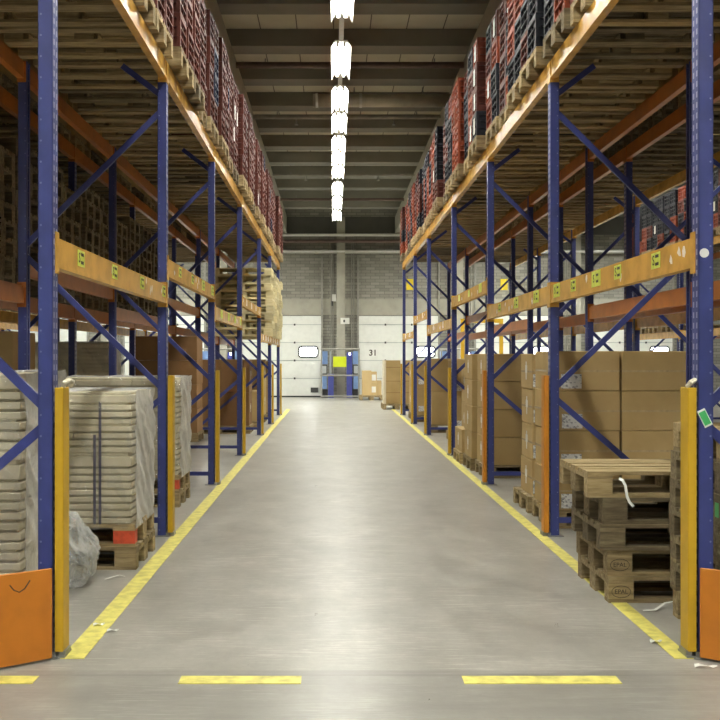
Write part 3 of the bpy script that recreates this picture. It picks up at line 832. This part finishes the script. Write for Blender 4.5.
carton_pallet(2.0, 18.6, 2, 1, 1, 1.1, .75, .62, 'second pallet past fourth right post', 'cartons past the fourth right post', lab=True)
carton_pallet(1.85, 20.9, 2, 2, 1, .55, .75, .63, 'past the fifth right post', 'cartons past the fifth right post')
carton_pallet(1.80, 24.4, 2, 1, 1, 1.1, .75, .60, 'past the sixth right post', 'cartons past the sixth right post', lab=True)
carton_pallet(1.80, 25.5, 2, 1, 1, 1.1, .75, .60, 'second pallet past sixth right post', 'cartons past the sixth right post')
# strapped carton load standing free beyond the right rack
sc = link('strapped_load', MB().box(-.36, .36, -.4, .4, 0, 1.2).mesh('strapped', 'card'), None, (1.77, 30.9, PH))
tag(bevel(sc), 'tall brown strapped carton load standing past the right rack end, near dock door 31', 'carton load')
for z in (.3, .62, 1.0): link('layer_line', MB().box(-.362, .362, -.402, .402, z, z+.012).mesh('seam', 'card_dark'), sc)
link('strap', MB().box(.10, .17, -.404, .404, -.0, 1.203).mesh('strap', 'paper_white'), sc)
link('wrap_edge', MB().box(-.365, -.30, -.403, .403, .0, 1.202).mesh('wrap', 'bundle'), sc)
pallet(1.77, 30.9, 0, 'wooden pallet under the strapped load past the right rack end', 'carton pallets right', 'wood', rz=math.pi/2)
pallet(X_at(371, 37.6), 37.6, 0, 'wooden pallet with small tan cartons in front of dock door 31', 'pallets under cartons', 'wood', rz=math.pi/2)
for (px, w, h, z, nm) in ((366.5, .32, .84, 0, 'tall plain'), (373.5, .2, .40, 0, 'low labelled'), (373.5, .2, .40, .405, 'upper labelled'), (378.5, .17, .50, 0, 'right hand')):
    o = carton(X_at(px, 37.6), 37.5, PH+z, w, .5, h, 'tan %s carton on the pallet in front of dock door 31' % nm, 'tan cartons at dock door', 'card_tan', tape=False)
    if 'labelled' in nm: link('paper_label', MB().box(-.07, .07, -.254, -.25, .1, .3).mesh('pl', 'paper_white'), o)
# left side cartons, darker and deeper in
carton_pallet(-1.55, 20.6, 2, 2, 1, .55, .75, .62, 'past the fifth left post', 'cartons past the fifth left post', 'card_dark', -1)
carton_pallet(-1.50, 22.2, 1, 2, 1, .55, .75, .60, 'just before sixth left post', 'cartons before the sixth left post', 'card', -1)
carton_pallet(-1.50, 24.2, 2, 1, 1, 1.1, .75, .62, 'past the sixth left post', 'cartons past the sixth left post', 'card', -1)
carton_pallet(-1.47, 25.6, 2, 1, 1, 1.1, .75, .60, 'before the last left post', 'cartons before last left post', 'card', -1)
carton_pallet(-2.28, 18.6, 4, 2, 1, .58, .78, .41, 'deep under the left racks past the fourth post', 'cartons under the left racks', 'card_dark', -1, side=False)
carton_pallet(-2.95, 10.2, 4, 2, 1, .55, .78, .38, 'under left rear rack, nearest pallet', 'cartons under the left rear rack', 'card', -1, side=False)
for i, (y, n, h) in enumerate(((12.9, 3, .36), (14.0, 3, .36), (16.6, 3, .38))):
    carton_pallet(3.30, y, n, 2, 1, .55, .78, h, 'under right rear rack, %s pallet from camera' % ORD[i+2], 'cartons under the right rear rack', 'card', 1, side=False)
carton_pallet(3.25, 6.9, 3, 2, 1, .55, .78, .36, 'under right rear rack, nearest pallet', 'cartons under the right rear rack', 'card', 1, side=False)

# ------------------------------------------------------------------ film-wrapped loads
def wrapped_load(x0, y0, z, sx, sy, n, bh, label, seed, s=-1, straps=True):
    """x0 = aisle edge; y0 = near face"""
    q = random.Random(seed)
    r = link('wrapped_load', None, None, (x0 + s*sx/2, y0 + sy/2, z)); tag(r, label, 'load', 'wrapped loads')
    z_ = 0
    for k in range(n):
        h = bh*(1.5 if k == n-1 else 2.0 if (k == n-9) else 1); jx, jy = q.uniform(-.007, .007), q.uniform(-.007, .007)
        b = MB(); w, d = sx/2-.012, sy/2-.012
        cut = q.uniform(-.3, .35)
        b.box(-w, w*cut-.003, -d, d, 0, h*.74); b.box(w*cut+.003, w, -d, d, 0, h*.74); b.box(-w+.022, w-.022, -d+.022, d-.022, h*.74, h)
        bevel(link('bundle', b.mesh('bundle', 'bundle'), r, (jx, jy, z_)), .006, 2)
        z_ += h
    # film skin with wrinkles
    b = MB(); nx, nz = 34, 60; w, d = sx/2+.008, sy/2+.008
    ring = []
    for i in range(nx): ring.append((-w + 2*w*i/nx, -d))
    for i in range(nx): ring.append((w, -d + 2*d*i/nx))
    for i in range(nx): ring.append((w - 2*w*i/nx, d))
    for i in range(nx): ring.append((-w, d - 2*d*i/nx))
    for kz in range(nz+1):
        zz = -.03 + (z_+.04)*kz/nz
        for (x, y) in ring:
            m = noise.noise(Vector((x*5+seed, y*5, zz*4)))*.008
            dgl = (x+y)*7 + zz*9
            m += .016*max(0, 1-3.0*abs(noise.noise(Vector((dgl*.5, zz*1.2+seed, x-y))))) + .010*max(0, 1-2.6*abs(noise.noise(Vector((dgl*1.3, zz*4+seed, (x-y)*3)))))
            l = math.hypot(x, y); b.v.append((x + x/l*m, y + y/l*m, zz + noise.noise(Vector((x*4, y*4+seed, 3)))*.015*(kz in (0, nz))))
    R = len(ring)
    for kz in range(nz):
        for i in range(R): b.f.append((kz*R+i, kz*R+(i+1) % R, (kz+1)*R+(i+1) % R, (kz+1)*R+i)); b.mi.append(0)
    me = smooth(b.mesh('film', 'film')); fl = link('film_wrap', me, r); fl['label'] = 'clear stretch film wrap'
    tp = MB(); N = 12
    for i in range(N+1):
        for j in range(N+1):
            x, y = -w+2*w*i/N, -d+2*d*j/N
            tp.v.append((x, y, z_+.012+.012*noise.noise(Vector((x*6, y*6, seed)))))
    for i in range(N):
        for j in range(N): tp.f.append((i*(N+1)+j, (i+1)*(N+1)+j, (i+1)*(N+1)+j+1, i*(N+1)+j+1)); tp.mi.append(0)
    link('film_top', smooth(tp.mesh('film_top', 'film_lump')), r)
    if straps:
        for sx_ in (-.0, .06):
            top = z_*(.93 if sx_ > 0 else .68)
            t = link('strap', MB().box(-.009, .009, -d-.012, -d-.009, 0, top).mesh('strap', 'strap_dark'), r, (sx_*.6+.335, 0, 0)); t['label'] = 'dark vertical strap'
    return r
# the load behind the first left guard, on two pallets
pallet(-1.32-.6, 7.37+.4, 0, 'wooden pallet, lower of two under the wrapped load by left yellow line', 'pallets under wrapped loads', 'wood', True)
pallet(-1.33-.6, 7.38+.4, PH, 'wooden pallet with red corner block, upper of two under the wrapped load', 'pallets under wrapped loads', 'wood', True, red=(2, 0))
wrapped_load(-1.345, 7.40, 2*PH, 1.18, .76, 17, .0478, 'film wrapped flat bundles with dark straps past the first left post', 3)
pallet(-1.555-.6, 5.52+.4, 0, 'wooden pallet under the wrapped load at the left picture edge', 'pallets under wrapped loads', 'wood', True)
wrapped_load(-1.555, 5.50, PH, 1.18, .78, 22, .0505, 'film wrapped flat bundles at the left picture edge behind the orange barrier', 9, straps=False)
pallet(-1.46-.6, 10.45+.4, 0, 'wooden pallet, lower of two under the wrapped load past second left post', 'pallets under wrapped loads', 'wood', True)
pallet(-1.465-.6, 10.45+.4, PH, 'wooden pallet, upper of two under the wrapped load past second left post', 'pallets under wrapped loads', 'wood', True, red=(2, 0))
wrapped_load(-1.47, 10.48, 2*PH, 1.16, .74, 17, .05, 'film wrapped flat bundles just past the second left post', 21, straps=False)
pallet(-3.57, 14.57+.4, 0, 'wooden pallet under the wrapped load in the left rear rack', 'pallets under wrapped loads', 'wood')
for i, (x, y, n, lb) in enumerate(((-5.0, 19.5, 22, 'film wrapped pale load in the next left aisle, nearer of two'), (-4.9, 21.2, 24, 'film wrapped pale load in the next left aisle, farther of two'))):
    pallet(x-.6, y+.4, 0, 'wooden pallet under a pale wrapped load in the next left aisle, %s of two' % ('nearer' if i == 0 else 'farther'), 'pallets under wrapped loads', 'wood')
    wrapped_load(x, y, PH, 1.16, .74, n, .056, lb, 31+i, straps=False)
wrapped_load(-3.0+.03, 14.6, PH, 1.16, .74, 28, .05, 'film wrapped load in the left rear rack behind the strapped bundles', 41, straps=False)

# crumpled film heap beside the first left guard
import bmesh
bm = bmesh.new(); bmesh.ops.create_icosphere(bm, subdivisions=5, radius=1)
for v in bm.verts:
    p = v.co.copy()
    n1 = noise.noise(p*1.6 + Vector((3, 1, 0))); n3 = 1-abs(noise.noise(Vector((p.x*3.2+9, p.y*3.2+2, p.z*1.1+5)))); n2 = noise.noise(p*7)
    r_ = 1 + .16*n1 + .34*(n3-.75) + .05*n2 + .12*(1-abs(noise.noise(Vector((p.x*6, p.y*6+4, p.z*2)))) - .8)
    k = 1 - .25*max(0, p.z)
    v.co = Vector((p.x*.21*r_*k, p.y*.27*r_*k, max(-.214, p.z*.24*r_)))
    v.co.x += .03*(1-p.z)*.5
me = bpy.data.meshes.new('film_heap'); bm.to_mesh(me); bm.free(); me.materials.append(M['film_lump']); smooth(me)
tag(link('plastic_film', me, None, (-1.70, 6.85, .216)), 'crumpled clear plastic film heap on the floor behind the first left guard', 'plastic film')

# ------------------------------------------------------------------ litter
def scrap(x, y, w, d, label, rz=.3, mat='paper_white'):
    b = MB(); n = 5
    for k in range(n+1):
        t = k/n
        for j in (0, 1): b.v.append((w*(t-.5), d*(j-.5)*(.6+.4*math.sin(t*5)), .003 + .012*abs(math.sin(t*4+j))))
    for k in range(n): b.f.append((2*k, 2*k+2, 2*k+3, 2*k+1)); b.mi.append(0)
    o = link('paper_scrap', b.mesh('scrap', mat), None, (x, y, 0), rz)
    m = o.modifiers.new('s', 'SOLIDIFY'); m.thickness = .0015; m.offset = 1
    return tag(o, label, 'litter', 'floor litter')
def fl(px, py): Y = F*CAM_H/(py-VY); return X_at(px, Y), Y
for px, py, w, d, lb, rz in ((99, 626, .06, .03, 'white paper scrap lying on the left yellow line', .2), (113, 632, .06, .025, 'white paper scrap right of the left yellow line', .1),
                     (656, 643, .06, .03, 'crumpled pale scrap on the right yellow line', .1), (706, 668, .10, .03, 'white paper strip on the floor before the right barrier', -.2)):
    x, y = fl(px, py); scrap(x, y, w, d, lb, rz)
def ribbon(pts, w, label, mat='paper_white', up=(0, 0, 1)):
    b = MB(); n = len(pts)
    P = [Vector(p) for p in pts]
    for i, p in enumerate(P):
        d = (P[min(i+1, n-1)]-P[max(i-1, 0)]).normalized(); u = d.cross(Vector(up))
        u = u.normalized() if u.length > .01 else Vector((1, 0, 0))
        b.v += [tuple(p - u*w/2), tuple(p + u*w/2)]
    for i in range(n-1): b.f.append((2*i, 2*i+1, 2*i+3, 2*i+2)); b.mi.append(0)
    o = link('strapping_band', b.mesh('band', mat)); m = o.modifiers.new('s', 'SOLIDIFY'); m.thickness = .0015; m.offset = 1
    return tag(o, label, 'strap', 'loose strapping bands')
def g(px, py, dz=.004): x, y = fl(px, py); return (x, y, dz)
ribbon([g(105, 580), g(112, 579, .012), g(119, 577.5, .016), (g(125, 577))], .012, 'white strapping band on the floor near the left wrapped load')
ribbon([g(643, 611), g(655, 611.5, .01), g(665, 608, .03), (2.0, 6.2, .06), (2.02, 6.12, .10)], .02, 'white strapping band curling out of the pallet stack on the right')
ribbon([(1.66, 6.383, .722), (1.675, 6.362, .712), (1.688, 6.352, .685), (1.692, 6.346, .65), (1.696, 6.342, .62), (1.708, 6.337, .59), (1.73, 6.33, .565)], .016, 'pale strapping band hanging from the top pallet of the right stack', up=(0, 1, 0))

# ------------------------------------------------------------------ camera, world, view
cd = bpy.data.cameras.new('camera'); cam = bpy.data.objects.new('camera', cd); C.objects.link(cam)
cam.location = (0, 0, CAM_H); cam.rotation_euler = (math.pi/2, 0, 0)
cd.sensor_width = 36; cd.lens = F/720*36; cd.shift_x = (360-VX)/720; cd.shift_y = (VY-360)/720
cd.clip_end = 200
S.camera = cam
w = bpy.data.worlds.new('world'); S.world = w; w.use_nodes = True
w.node_tree.nodes['Background'].inputs[0].default_value = (.02, .02, .02, 1)
S.view_settings.view_transform = 'Standard'; S.view_settings.look = 'None'; S.view_settings.gamma = 1
S.view_settings.use_curve_mapping = False; S.view_settings.exposure = 0.17
try:
    S.cycles.use_denoising = True; S.cycles.max_bounces = 10; S.cycles.diffuse_bounces = 5; S.cycles.transparent_max_bounces = 16
    S.cycles.sample_clamp_indirect = 6; S.cycles.caustics_reflective = False; S.cycles.caustics_refractive = False
except Exception: pass
